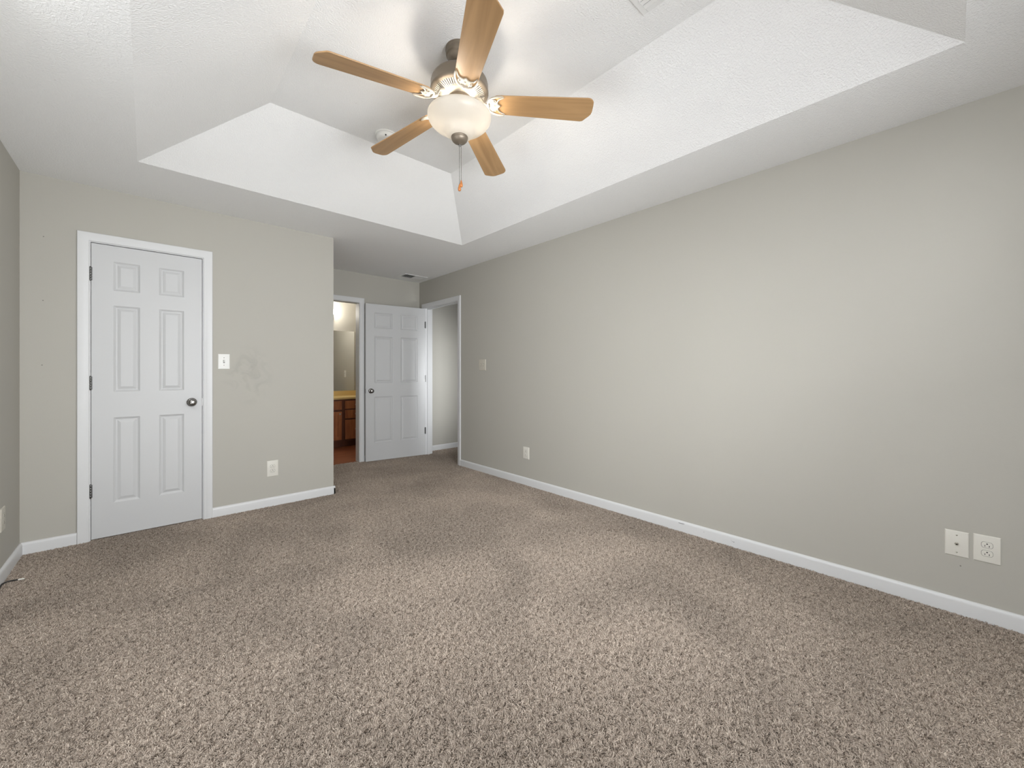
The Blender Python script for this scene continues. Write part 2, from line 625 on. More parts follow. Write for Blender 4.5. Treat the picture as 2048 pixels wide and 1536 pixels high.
def carpet():
    rng = np.random.default_rng(3)
    n_side = 150
    g = (np.arange(n_side) + 0.5) / n_side * TILE
    bx, by = np.meshgrid(g, g)
    step = TILE / n_side
    bx = bx.ravel() + rng.uniform(-0.5, 0.5, n_side ** 2) * step
    by = by.ravel() + rng.uniform(-0.5, 0.5, n_side ** 2) * step
    N = len(bx)
    # tufts: neighbours lean together in small clumps (periodic over the tile)
    ph = np.zeros(N)
    lx = np.zeros(N); ly = np.zeros(N)
    for _ in range(26):
        kx, ky = rng.integers(-15, 16, 2)
        p = rng.uniform(0, 2 * PI)
        a = 2 * PI * (kx * bx + ky * by) / TILE + p
        d = rng.uniform(0, 2 * PI)
        lx += np.cos(a) * math.cos(d)
        ly += np.cos(a) * math.sin(d)
    lx = lx / 2.9 + rng.normal(0, 0.75, N)
    ly = ly / 2.9 + rng.normal(0, 0.75, N)
    hh = np.clip(rng.normal(0.0125, 0.0018, N), 0.007, 0.017)
    pit = np.zeros(N)
    for _ in range(22):
        kx, ky = rng.integers(-30, 31, 2)
        pit += np.cos(2 * PI * (kx * bx + ky * by) / TILE + rng.uniform(0, 2 * PI))
    pit /= 3.3
    hh *= np.where(pit > 1.15, 0.5, 1.0) * (1.0 - 0.10 * pit)
    tone = np.clip(rng.normal(0.50, 0.16, N) - 0.06 * pit, 0, 1)  # pile shading painted into the yarn tone, darker in the pits
    tone[rng.random(N) < 0.05] *= 0.25
    R, S = 5, 5
    tt = np.linspace(0, 1, R)
    rad = np.array([0.0013, 0.0016, 0.0017, 0.0015, 0.0007])
    swirl = rng.uniform(0, 2 * PI, N)
    V = np.zeros((N, R, S, 3))
    for i in range(R):
        t = tt[i]
        cx = bx + lx * 0.0052 * t ** 1.6 + 0.0020 * np.cos(swirl + 5 * t) * t
        cy = by + ly * 0.0052 * t ** 1.6 + 0.0020 * np.sin(swirl + 5 * t) * t
        cz = FZ + 0.001 + hh * (t - 0.22 * t ** 3 * np.minimum(1.2, np.hypot(lx, ly)))
        for k in range(S):
            a = 2 * PI * k / S + swirl
            V[:, i, k, 0] = cx + rad[i] * np.cos(a)
            V[:, i, k, 1] = cy + rad[i] * np.sin(a)
            V[:, i, k, 2] = cz
    nv = N * R * S
    base = (np.arange(N) * R * S)[:, None]
    q = []
    for i in range(R - 1):
        for k in range(S):
            k2 = (k + 1) % S
            q.append((i * S + k, i * S + k2, (i + 1) * S + k2, (i + 1) * S + k))
    q = np.array(q)
    quads = (base[:, None, :] + q[None, :, :]).reshape(-1)
    nq = N * len(q)
    cap = (base + ((R - 1) * S + np.arange(S))[None, :]).reshape(-1)
    loops = np.concatenate([quads, cap]).astype(np.int32)
    starts = np.concatenate([np.arange(nq) * 4, nq * 4 + np.arange(N) * S]).astype(np.int32)
    me = bpy.data.meshes.new('carpet')
    me.vertices.add(nv)
    me.vertices.foreach_set('co', (V.reshape(-1, 3) - np.array([TILE / 2, TILE / 2, 0])).reshape(-1).astype(np.float32))
    me.loops.add(len(loops))
    me.loops.foreach_set('vertex_index', loops)
    me.polygons.add(len(starts))
    me.polygons.foreach_set('loop_start', starts)
    me.update(calc_edges=True)
    me.shade_smooth()
    at = me.attributes.new('tone', 'FLOAT', 'POINT')
    ti = np.repeat(tone, R * S).reshape(N, R, S) * (0.99 + 0.01 * tt)[None, :, None]
    at.data.foreach_set('value', ti.reshape(-1).astype(np.float32))
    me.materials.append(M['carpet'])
    me.validate()
    o = bpy.data.objects.new('carpet', me)
    COL.objects.link(o)
    # lay the tile over the bedroom, the alcove and the start of the hall
    pts = []
    for i in range(11):
        for j in range(13):
            x = -0.605 + (i + 0.5) * TILE
            y = 5.23 - (j + 0.5) * TILE
            if x < XE - TILE / 2 and y > YC + TILE / 2:
                continue                    # closet
            if x > XR + TILE / 2 and y < HALL_Y0:
                continue                    # beyond the right wall
            pts.append((x, y, 0.0))
    pm = bpy.data.meshes.new('carpet_layout')
    ng = bpy.data.node_groups.new('carpet_laying', 'GeometryNodeTree')
    ng.interface.new_socket('Geometry', in_out='INPUT', socket_type='NodeSocketGeometry')
    ng.interface.new_socket('Geometry', in_out='OUTPUT', socket_type='NodeSocketGeometry')
    gi = ng.nodes.new('NodeGroupInput')
    go = ng.nodes.new('NodeGroupOutput')
    join = ng.nodes.new('GeometryNodeJoinGeometry')
    for p in pts:
        pass
    # points from rows of mesh lines
    rows = {}
    for p in pts:
        rows.setdefault(round(p[1], 4), []).append(p[0])
    for y, xs in rows.items():
        ml = ng.nodes.new('GeometryNodeMeshLine')
        ml.mode = 'OFFSET'
        ml.inputs['Count'].default_value = len(xs)
        ml.inputs['Start Location'].default_value = (min(xs), y, 0)
        ml.inputs['Offset'].default_value = (TILE, 0, 0)
        ng.links.new(ml.outputs['Mesh'], join.inputs[0])
    ip = ng.nodes.new('GeometryNodeInstanceOnPoints')
    rv = ng.nodes.new('FunctionNodeRandomValue')
    rv.data_type = 'INT'
    rv.inputs[4].default_value = 0
    rv.inputs[5].default_value = 3
    mul = ng.nodes.new('ShaderNodeMath')
    mul.operation = 'MULTIPLY'
    mul.inputs[1].default_value = PI / 2
    cb = ng.nodes.new('ShaderNodeCombineXYZ')
    ng.links.new(rv.outputs[2], mul.inputs[0])
    ng.links.new(mul.outputs[0], cb.inputs[2])
    ng.links.new(cb.outputs[0], ip.inputs['Rotation'])
    ng.links.new(join.outputs[0], ip.inputs['Points'])
    ng.links.new(gi.outputs[0], ip.inputs['Instance'])
    ng.links.new(ip.outputs[0], go.inputs[0])
    md = o.modifiers.new('laying', 'NODES')
    md.node_group = ng
    tag(o, 'brown beige cut pile carpet covering the bedroom floor', 'carpet', kind='stuff')


carpet()

# ------------------------------------------------------------------ baseboards
BH, BT = 0.072, 0.013
BPROF = [(0, -0.013), (BT, -0.013), (BT, BH - 0.018), (BT - 0.0015, BH - 0.010), (BT - 0.005, BH - 0.003), (BT - 0.009, BH), (0, BH)]


def baseboard(name, p, q, nrm, label, marks=None):
    b = MB()
    rows = []
    for e in (p, q):
        rows.append([(e[0] + nrm[0] * d, e[1] + nrm[1] * d, z) for d, z in BPROF])
    b.rows(rows, close=True)
    return struct(b.build(name, M['trim'], smooth=30), label, 'baseboard')


baseboard('baseboard_left', (XL, YN), (XL, YC), (1, 0), 'white baseboard along the left wall strip')
baseboard('baseboard_closet_left', (XL, YC), (-0.354, YC), (0, -1), 'short white baseboard left of the closet door')
baseboard('baseboard_closet_right', (0.383, YC), (XE + BT, YC), (0, -1), 'white baseboard between the closet door and the wall corner')
baseboard('baseboard_alcove', (XE, YC - BT), (XE, YB), (1, 0), 'white baseboard round the alcove corner')
rb = baseboard('baseboard_right', (XR, YN), (XR, 4.142), (-1, 0), 'long white baseboard along the right wall with a few dark scuffs')
baseboard('baseboard_back', (2.095, YB), (XR, YB), (0, -1), 'white baseboard behind the open door')
baseboard('baseboard_hall', (XR + WT + 0.0, HALL_Y), (HALL_X, HALL_Y), (0, -1), 'white baseboard of the hall seen through the doorway')
baseboard('baseboard_near', (XL, YN), (XR, YN), (0, 1), 'white baseboard under the window, out of view')


def rw(y, z, n=0.0):
    return (XR - BT - n, y, z)


for (y0, y1, z0, z1) in ((1.327, 1.362, 0.0545, 0.0575), (0.995, 0.998, 0.030, 0.033), (0.985, 0.989, 0.029, 0.0335), (1.002, 1.0035, 0.038, 0.040), (1.180, 1.1815, 0.038, 0.044),
                         (1.318, 1.329, 0.0565, 0.0585)):
    mk = MB(); mk.box(rw(y0, z0, -0.0004), rw(y1, z1, 0.0004))
    mk.build('scuff_mark', M['dark'], rb)['label'] = 'dark scuff mark'

wc = bpy.data.objects['wall_closet']
for x, z in ((-0.5025, 2.043), (-0.5047, 1.626), (-0.5089, 1.205)):
    mk = MB(lambda a, c, h: (x + a, YC - h, z + c)); mk.lathe([(0.0034, -0.001), (0.0034, 0.0003)], 10)
    mk.build('nail_hole', M['slot_gap'], wc)
mk = MB(lambda a, c, h: (XR - h, -0.0166 + a, 0.2274 + c)); mk.lathe([(0.003, -0.001), (0.003, 0.0003)], 10)
mk.build('nail_hole', M['slot_gap'], bpy.data.objects['wall_right'])

# ------------------------------------------------------------------ door casings and jambs
CPROF = [(0.0, 0.0), (0.0, 0.008), (0.004, 0.011), (0.012, 0.0115), (0.022, 0.014), (0.030, 0.0155), (0.046, 0.0165), (0.055, 0.0165), (0.058, 0.014), (0.058, 0.0)]


def casing(b, p0, p1, zt, reveal=0.005, z0=-0.012):
    rows = []
    for side in range(4):
        row = []
        for o_, t in CPROF:
            if side == 0: row.append((p0 - reveal - o_, -t, z0))
            if side == 1: row.append((p0 - reveal - o_, -t, zt + reveal + o_))
            if side == 2: row.append((p1 + reveal + o_, -t, zt + reveal + o_))
            if side == 3: row.append((p1 + reveal + o_, -t, z0))
        rows.append(row)
    b.rows(rows, close=True)


def jamb(b, p0, p1, zt, depth, stop=None, z0=-0.012):
    b.box((p0 - JB, -0.0005, z0), (p0, depth, zt + JB))
    b.box((p1, -0.0005, z0), (p1 + JB, depth, zt + JB))
    b.box((p0, -0.0005, zt), (p1, depth, zt + JB))
    if stop:
        s0, s1 = stop
        b.box((p0, s0, z0), (p0 + 0.011, s1, zt))
        b.box((p1 - 0.011, s0, z0), (p1, s1, zt))
        b.box((p0 + 0.011, s0, zt - 0.011), (p1 - 0.011, s1, zt))


fC = lambda u, n, z: (u, YC + n, z)
fB = lambda u, n, z: (u, YB + n, z)
fR = lambda u, n, z: (XR + n, u, z)
b = MB(fC); casing(b, CD0, CD1, HD); jamb(b, CD0, CD1, HD, WT, (0.043, 0.08))
struct(b.build('trim_1', M['trim'], smooth=25), 'white casing around the closed closet door', 'door trim')
b = MB(fB); casing(b, BA0, BA1, HD); jamb(b, BA0, BA1, HD, WT)
struct(b.build('trim_2', M['trim'], smooth=25), 'white casing around the bathroom doorway', 'door trim')
b = MB(fR); casing(b, BD0, BD1, HD); jamb(b, BD0, BD1, HD, WT, (0.038, 0.073))
struct(b.build('trim_3', M['trim'], smooth=25), 'white casing around the open bedroom doorway in the right wall', 'door trim')
b = MB(lambda u, n, z: (XR + WT - n, u, z)); casing(b, BD0, BD1, HD)
struct(b.build('trim_4', M['trim'], smooth=25), 'white casing on the hall side of the bedroom doorway', 'door trim')


# ------------------------------------------------------------------ six panel doors
def door_slab(b, w, h, xs, zs, th=0.035):
    """local: x 0..w, front face y=0 (towards -y), back y=th, z 0..h; panels xs x zs recessed on both faces"""
    gx = [0.0] + [v for p in xs for v in p] + [w]
    gz = [0.0] + [v for p in zs for v in p] + [h]
    rings = [(0.0, 0.0), (0.004, 0.0035), (0.013, 0.0085), (0.019, 0.0088), (0.033, 0.0035), (0.037, 0.0022)]
    for face in (0, 1):
        def Y(d):
            return d if face == 0 else th - d
        for i in range(len(gx) - 1):
            for j in range(len(gz) - 1):
                x0, x1, z0, z1 = gx[i], gx[i + 1], gz[j], gz[j + 1]
                if i % 2 == 1 and j % 2 == 1:
                    vs, fs = [], []
                    for ins, d in rings:
                        vs += [(x0 + ins, Y(d), z0 + ins), (x1 - ins, Y(d), z0 + ins), (x1 - ins, Y(d), z1 - ins), (x0 + ins, Y(d), z1 - ins)]
                    for r in range(len(rings) - 1):
                        for k in range(4):
                            k2 = (k + 1) % 4
                            fs.append((r * 4 + k, r * 4 + k2, (r + 1) * 4 + k2, (r + 1) * 4 + k))
                    n = (len(rings) - 1) * 4
                    fs.append((n, n + 1, n + 2, n + 3))
                    b.add(vs, fs)
                else:
                    b.add([(x0, Y(0), z0), (x1, Y(0), z0), (x1, Y(0), z1), (x0, Y(0), z1)], [(0, 1, 2, 3)])
    # edges share the grid points
    for i in range(len(gx) - 1):
        for z in (0.0, h):
            b.add([(gx[i], 0, z), (gx[i + 1], 0, z), (gx[i + 1], th, z), (gx[i], th, z)], [(0, 1, 2, 3)])
    for j in range(len(gz) - 1):
        for x in (0.0, w):
            b.add([(x, 0, gz[j]), (x, 0, gz[j + 1]), (x, th, gz[j + 1]), (x, th, gz[j])], [(0, 1, 2, 3)])


def weld(o):
    bm = bmesh.new()
    bm.from_mesh(o.data)
    bmesh.ops.remove_doubles(bm, verts=bm.verts, dist=0.00005)
    bmesh.ops.recalc_face_normals(bm, faces=bm.faces)
    bm.to_mesh(o.data)
    bm.free()


def knob(parent, x, z, out=-1, y0=0.0, egg=1.0):
    """round door knob on its rosette, axis along y"""
    prof = [(0.033, 0.0), (0.033, 0.003), (0.030, 0.007), (0.024, 0.009), (0.014, 0.011), (0.0115, 0.018), (0.012, 0.026),
            (0.019, 0.031), (0.0255, 0.038), (0.0275, 0.046), (0.0265, 0.053), (0.022, 0.059), (0.014, 0.0625), (0.004, 0.0635)]
    b = MB(lambda u, v, h: (x + u, y0 + out * h, z + v))
    b.lathe(prof, 40)
    return b.build('knob', M['nickel'], parent, smooth=50)


def knuckle_hinge(parent, x, y, z, lean_leaf=None):
    b = MB()
    seg = 0.089 / 5
    for k in range(5):
        b.lathe([(0.0055, z - 0.0445 + k * seg + 0.0006), (0.0060, z - 0.0445 + k * seg + 0.0014), (0.0060, z - 0.0445 + (k + 1) * seg - 0.0014), (0.0055, z - 0.0445 + (k + 1) * seg - 0.0006)], 14, (x, y))
    b.lathe([(0.002, z - 0.050), (0.005, z - 0.047), (0.0055, z - 0.0445)], 12, (x, y))
    b.lathe([(0.0055, z + 0.0445), (0.005, z + 0.047), (0.002, z + 0.050)], 12, (x, y))
    if lean_leaf:
        b.box(*lean_leaf)
    return b.build('hinge', M['hinge'], parent, smooth=40)


ZS = [(0.231, 0.834), (1.016, 1.625), (1.731, 1.935)]
# closet door
W1 = 0.606
d1 = empty('door_1', (-0.287, YC + 0.002, 0.0), 'closed white six panel closet door with round knob', 'door', kind='structure')
b = MB(); door_slab(b, W1, 2.046, [(0.109, 0.247), (0.352, 0.496)], ZS)
s = b.build('slab', M['door'], d1); weld(s); s.location = (0, 0, 0.004)
knob(d1, 0.543, 0.925)
for z in (1.837, 1.084, 0.338):
    knuckle_hinge(d1, -0.003, -0.0075, z, ((-0.010, -0.004, z - 0.0445), (0.006, 0.004, z + 0.0445)))
b = MB(); b.box((0.6065, -0.0015, 0.895), (0.6095, 0.02, 0.955))
b.build('strike_plate', M['hinge'], d1)

# open bedroom door, hinged on the far jamb, swung back towards the back wall
A = Vector((2.085, 5.107, 0)); Bp = Vector((2.891, 5.000, 0))
ang = math.atan2(Bp.y - A.y, Bp.x - A.x)
W2 = 0.811
d2 = empty('door_2', (A.x, A.y, 0.0), 'open white six panel bedroom door standing against the back wall', 'door', kind='structure')
d2.rotation_euler = (0, 0, ang)
b = MB(); door_slab(b, W2, 2.046, [(0.110, 0.349), (0.460, 0.699)], ZS)
s = b.build('slab', M['door'], d2); weld(s); s.location = (0, 0, 0.003)
knob(d2, 0.066, 0.915)
b = MB(); b.box((-0.0012, 0.006, 0.885), (0.0004, 0.029, 0.945)); b.box((-0.007, 0.012, 0.908), (0.0, 0.023, 0.922))
b.build('latch_plate', M['hinge'], d2)
for z in (1.822, 1.070, 0.340):
    hb = MB()
    hb.box((0.8105, 0.000, z - 0.0445), (0.8135, 0.033, z + 0.0445))
    hb.box((0.802, -0.0016, z - 0.0445), (0.8135, 0.004, z + 0.0445))
    hb.tube([(0.8155, -0.0005, z - 0.047), (0.8155, -0.0005, z + 0.047)], 0.0052, 12)
    hb.build('hinge', M['hinge'], d2, bevel=0.0008)

# ------------------------------------------------------------------ wall plates
def plate_body(b, w, h, t=0.006):
    """in local u,n,z with n<0 out of the wall; pillowed plate"""
    rows = []
    for ins, d in ((0.0, 0.0), (0.0, -t * 0.45), (0.003, -t * 0.85), (0.007, -t)):
        rows.append([(-w / 2 + ins, d, -h / 2 + ins), (w / 2 - ins, d, -h / 2 + ins), (w / 2 - ins, d, h / 2 - ins), (-w / 2 + ins, d, h / 2 - ins)])
    b.rows(rows, close=True)


def on_closet(x, z):
    return lambda u, n, h: (u, n, h)


def place(o, wall, a, z):
    if wall == 'closet':
        o.location = (a, YC, z); o.rotation_euler = (0, 0, 0)
    elif wall == 'right':
        o.location = (XR, a, z); o.rotation_euler = (0, 0, -PI / 2)
    elif wall == 'left':
        o.location = (XL, a, z); o.rotation_euler = (0, 0, PI / 2)
    elif wall == 'bathright':
        o.location = (2.665, a, z); o.rotation_euler = (0, 0, -PI / 2)


def screw(parent, u, z, t, mat):
    b = MB(lambda x, y, h: (u + x, -t - h, z + y)); b.lathe([(0.0034, 0.0), (0.0034, 0.0006), (0.0025, 0.0012)], 12)
    return b.build('screw', mat, parent, smooth=40)


def outlet(wall, a, z, label, w=0.084, h=0.127, mat='plate'):
    r = empty('wall_outlet', (0, 0, 0), label, 'outlet', 'duplex wall outlets')
    b = MB(); plate_body(b, w, h); b.build('cover_plate', M[mat], r, smooth=25)
    for s in (-1, 1):
        zc = s * 0.0195
        poly = []
        for k in range(32):
            t = 2 * PI * k / 32
            x, y = 0.0172 * math.cos(t), 0.0172 * math.sin(t)
            poly.append((max(-0.0172, min(0.0172, x * 1.05)), zc + max(-0.0130, min(0.0130, y))))
        rc = MB(lambda x, y, hh: (x, -hh, y)); rc.prism(poly, 0.0035, 0.0078)
        ro = rc.build('receptacle', M[mat], r, bevel=0.0008)
        gap = MB(lambda x, y, hh: (x, -hh, y)); gap.prism([(x * 1.07, zc + (y - zc) * 1.09) for x, y in poly], 0.0035, 0.0063)
        gap.build('shadow_gap', M['slot_gap'], ro)
        sl = MB()
        sl.box((-0.0078, -0.0076, zc - 0.0005), (-0.0056, -0.0081, zc - 0.0075))
        sl.box((0.0056, -0.0076, zc - 0.0005), (0.0078, -0.0081, zc - 0.0085))
        gm = MB(lambda x, y, hh: (x, -hh, zc + 0.0055 + y)); gm.lathe([(0.0028, 0.0076), (0.0028, 0.0081)], 12)
        sl.v += gm.v
        nn = 16
        sl.f += [tuple(i + nn for i in f) for f in gm.f]
        sl.build('slots', M['dark'], ro)
    screw(r, 0, 0, 0.006, M[mat])
    place(r, wall, a, z)
    return r


def switch(wall, a, z, label, gangs=1, mat='plate', w=None, h=0.122):
    w = w or (0.078 if gangs == 1 else 0.122)
    r = empty('light_switch', (0, 0, 0), label, 'light switch')
    b = MB(); plate_body(b, w, h); b.build('cover_plate', M[mat], r, smooth=25)
    for g in range(gangs):
        u = 0 if gangs == 1 else (-0.023 if g == 0 else 0.023)
        c = MB(); c.box((u - 0.0054, -0.0055, -0.0125), (u + 0.0054, -0.0063, 0.0125))
        c.build('toggle_slot', M['dark'], r)
        t = MB(); t.add([(u - 0.0042, -0.006, -0.010), (u + 0.0042, -0.006, -0.010), (u + 0.0042, -0.006, 0.007), (u - 0.0042, -0.006, 0.007),
                         (u - 0.0036, -0.018, 0.003), (u + 0.0036, -0.018, 0.003), (u + 0.0036, -0.0165, 0.0105), (u - 0.0036, -0.0165, 0.0105)],
                        [(0, 3, 2, 1), (4, 5, 6, 7), (0, 1, 5, 4), (1, 2, 6, 5), (2, 3, 7, 6), (3, 0, 4, 7)])
        t.build('toggle', M[mat], r, bevel=0.0008)
        for s in (-1, 1):
            screw(r, u, s * 0.030, 0.006, M['nickel'] if gangs == 1 else M[mat])
    place(r, wall, a, z)
    return r


switch('closet', 0.460, 1.245, 'white toggle light switch on the wall right of the closet door', mat='plate_white')
switch('right', 3.704, 1.243, 'almond double toggle switch on the right wall near the open doorway', gangs=2, mat='almond', w=0.124, h=0.127)
outlet('closet', 0.807, 0.321, 'ivory outlet low between the closet door and the wall corner', 0.086, 0.137)
outlet('right', 2.974, 0.325, 'ivory outlet low on the far half of the right wall', 0.087, 0.121)
outlet('right', -0.099, 0.335, 'large ivory outlet at the right edge, beside the cable jack', 0.084, 0.125)
outlet('left', 3.578, 0.337, 'ivory outlet on the left wall strip, cut by the frame', 0.084, 0.130, 'almond')

r = empty('cable_jack', (0, 0, 0), 'ivory wall plate with one cable connector, left of the large outlet', 'wall plate')
b = MB(); plate_body(b, 0.078, 0.121); b.build('cover_plate', M['plate'], r, smooth=25)
b = MB(lambda x, y, hh: (x, -hh, y)); b.lathe([(0.0072, 0.005), (0.0072, 0.0085), (0.0048, 0.0085), (0.0048, 0.016), (0.003, 0.016)], 6)
b.build('connector', M['brass'], r)
b = MB(lambda x, y, hh: (x, -hh, y)); b.lathe([(0.0028, 0.0155), (0.0028, 0.0164)], 12)
b.build('connector_hole', M['dark'], r)
for s in (-1, 1):
    screw(r, 0, s * 0.041, 0.006, M['brass'])
place(r, 'right', -0.0043, 0.332)

# ------------------------------------------------------------------ ceiling fan
FX, FY = 1.1535, 1.6615
fan = empty('ceiling_fan', (FX, FY, TZ), 'five blade ceiling fan with light wood blades and a glowing frosted bowl', 'ceiling fan')
dz = lambda z: z - TZ


def lat(prof, name, mat, n=64, parent=fan, smooth=35):
    b = MB(); b.lathe([(r_, dz(z)) for r_, z in prof], n)
    return b.build(name, mat, parent, smooth=smooth)


lat([(0.070, 2.765), (0.070, 2.757), (0.067, 2.752), (0.068, 2.744), (0.066, 2.732), (0.060, 2.727), (0.059, 2.720), (0.052, 2.708), (0.040, 2.696), (0.026, 2.690), (0.018, 2.688)], 'canopy', M['pewter'])
lat([(0.0125, 2.692), (0.0125, 2.640)], 'downrod', M['pewter'], 24)
lat([(0.020, 2.650), (0.026, 2.645), (0.060, 2.640), (0.100, 2.632), (0.126, 2.620), (0.138, 2.604), (0.1415, 2.590), (0.1415, 2.562), (0.1435, 2.558),
     (0.1435, 2.551), (0.140, 2.546), (0.132, 2.543), (0.124, 2.540), (0.124, 2.552), (0.070, 2.552), (0.02, 2.552)], 'motor_housing', M['pewter'])
# louvred underside
b = MB()
for k in range(64):
    a = 2 * PI * k / 64
    c_, s_ = math.cos(a), math.sin(a)
    r0, r1, wd = 0.090, 0.124, 0.0030
    pts = []
    for rr, zz in ((r0, dz(2.530)), (r1, dz(2.541))):
        for sgn in (-1, 1):
            pts.append((rr * c_ - sgn * wd * s_ * rr / 0.11, rr * s_ + sgn * wd * c_ * rr / 0.11, zz))
    q = [(x, y, z + 0.004) for x, y, z in pts]
    b.add(pts + q, [(0, 1, 3, 2), (4, 6, 7, 5), (0, 4, 5, 1), (2, 3, 7, 6), (0, 2, 6, 4), (1, 5, 7, 3)])
b.build('vent_louvres', M['iron'], fan)
lat([(0.121, 2.548), (0.121, 2.546), (0.088, 2.540), (0.088, 2.548)], 'vent_recess', M['dark'], 48)
lat([(0.093, 2.540), (0.094, 2.532), (0.090, 2.527), (0.080, 2.523), (0.066, 2.521), (0.05, 2.520), (0.05, 2.54)], 'motor_plate', M['iron'])
lat([(0.058, 2.524), (0.060, 2.510), (0.062, 2.500), (0.060, 2.486), (0.048, 2.478), (0.034, 2.474), (0.030, 2.455), (0.02, 2.452)], 'switch_housing', M['pewter'])
# glass bowl (thin, open top)
outer = [(0.1545, 2.4400), (0.1570, 2.4365), (0.1577, 2.4300), (0.1565, 2.4225), (0.1525, 2.4130), (0.1440, 2.4010), (0.1300, 2.3885), (0.1120, 2.3770),
         (0.0960, 2.3690), (0.0840, 2.3615), (0.0745, 2.3525), (0.0665, 2.3430), (0.0580, 2.3355), (0.0450, 2.3305), (0.0200, 2.3285), (0.0060, 2.3280)]
inner = [(max(0.006, r_ - 0.0035), z + 0.0025) for r_, z in outer][::-1]
inner[-1] = (0.1515, 2.440)
bw = MB()
bw.lathe([(r_, dz(z)) for r_, z in outer + inner], 72, cap=False)
n_ = 72; L_ = len(outer + inner)
bw.f += [((L_ - 1) * n_ + k, (L_ - 1) * n_ + (k + 1) % n_, (k + 1) % n_, k) for k in range(n_)]
bw.build('glass_bowl', M['bowl'], fan, smooth=60)
lat([(r_, z + 0.0085) for r_, z in ((0.006, 2.330), (0.034, 2.328), (0.041, 2.324), (0.042, 2.318), (0.039, 2.314), (0.040, 2.311), (0.037, 2.304), (0.030, 2.297), (0.020, 2.292), (0.010, 2.290), (0.006, 2.287), (0.003, 2.286))], 'finial', M['pewter'], 48)
lat([(0.004, 2.475), (0.004, 2.322)], 'light_stem', M['pewter'], 16)
rt = Vector((math.cos(-math.atan(729 / 804.)), math.sin(-math.atan(729 / 804.)), 0))
for s in (-1, 1):
    bb = MB(); c = rt * (0.084 * s)
    bb.lathe([(0.003, -0.028), (0.012, -0.0255), (0.020, -0.019), (0.024, -0.008), (0.024, 0.002), (0.020, 0.012), (0.014, 0.022), (0.012, 0.028)], 16)
    o = bb.build('light_bulb', M['bulb'], fan, smooth=60)
    o.location = (c.x, c.y, dz(2.432))
    sk = MB(); sk.lathe([(0.014, 0.026), (0.016, 0.03), (0.016, 0.052), (0.008, 0.054)], 20)
    sk.tube([(0, 0, 0.048), (-c.x * 0.4, -c.y * 0.4, 0.052), (-c.x * 0.75, -c.y * 0.75, 0.050)], 0.005, 8)
    o2 = sk.build('bulb_socket', M['pewter'], fan, smooth=40)
    o2.location = (c.x, c.y, dz(2.432))

# pull chains with wooden fobs
for (px, pz, off) in ((-0.0005, 2.094, 0.0), (0.0105, 2.115, 0.004)):
    p = rt * px
    b = MB()
    z0, z1 = (2.290, pz) if px < 0.005 else (2.306, pz)
    x, y = p.x, p.y + off
    b.tube([(x, y, dz(z0)), (x, y, dz(z1))], 0.0010, 6)
    k = z0
    while k > z1:
        b.lathe([(0.0004, dz(k) - 0.0017), (0.0017, dz(k) - 0.0009), (0.0017, dz(k) + 0.0009), (0.0004, dz(k) + 0.0017)], 6, (x, y))
        k -= 0.0046
    if px < 0.005:
        ring = [(x + 0.0055 * math.cos(t), y, dz(2.2885) + 0.0065 * math.sin(t)) for t in [2 * PI * q / 14 for q in range(15)]]
        b.tube(ring, 0.0016, 6)
    c = b.build('pull_chain', M['nickel'], fan, smooth=60)
    f_ = MB(); f_.lathe([(0.0018, dz(pz) + 0.002), (0.0035, dz(pz) - 0.001), (0.0055, dz(pz) - 0.010), (0.0078, dz(pz) - 0.020), (0.0080, dz(pz) - 0.026), (0.0055, dz(pz) - 0.031), (0.0018, dz(pz) - 0.0325)], 18, (x, y))
    f_.build('wooden_fob', M['fob'], c, smooth=50)

# blades and irons
BLADE_POLY = []


def blade_outline():
    pts = []
    r0, r1 = 0.150, 0.660
    w0, w1 = 0.054, 0.068
    # root end (rounded), then the straight edges, then a tip with one clipped and one rounded corner
    pts += [(r0 + 0.007, -w0 + 0.026), (r0 + 0.018, -w0 + 0.012), (r0 + 0.036, -w0 + 0.002), (r0 + 0.060, -w0 - 0.0005)]
    pts += [(r1 - 0.052, -w1), (r1 - 0.040, -w1 + 0.003), (r1 - 0.012, -w1 + 0.034), (r1 - 0.004, -w1 + 0.046), (r1, -w1 + 0.062)]
    pts += [(r1, w1 - 0.036)]
    for k in range(1, 6):
        t = k / 6 * PI / 2
        pts.append((r1 - 0.030 + 0.030 * math.cos(t), w1 - 0.030 + 0.030 * math.sin(t)))
    pts += [(r1 - 0.034, w1)]
    pts += [(r0 + 0.060, w0 + 0.0005), (r0 + 0.036, w0 - 0.002), (r0 + 0.018, w0 - 0.012), (r0 + 0.007, w0 - 0.026), (r0 + 0.001, w0 - 0.042), (r0 + 0.001, -w0 + 0.042)]
    return [(u, -v) for u, v in pts][::-1]


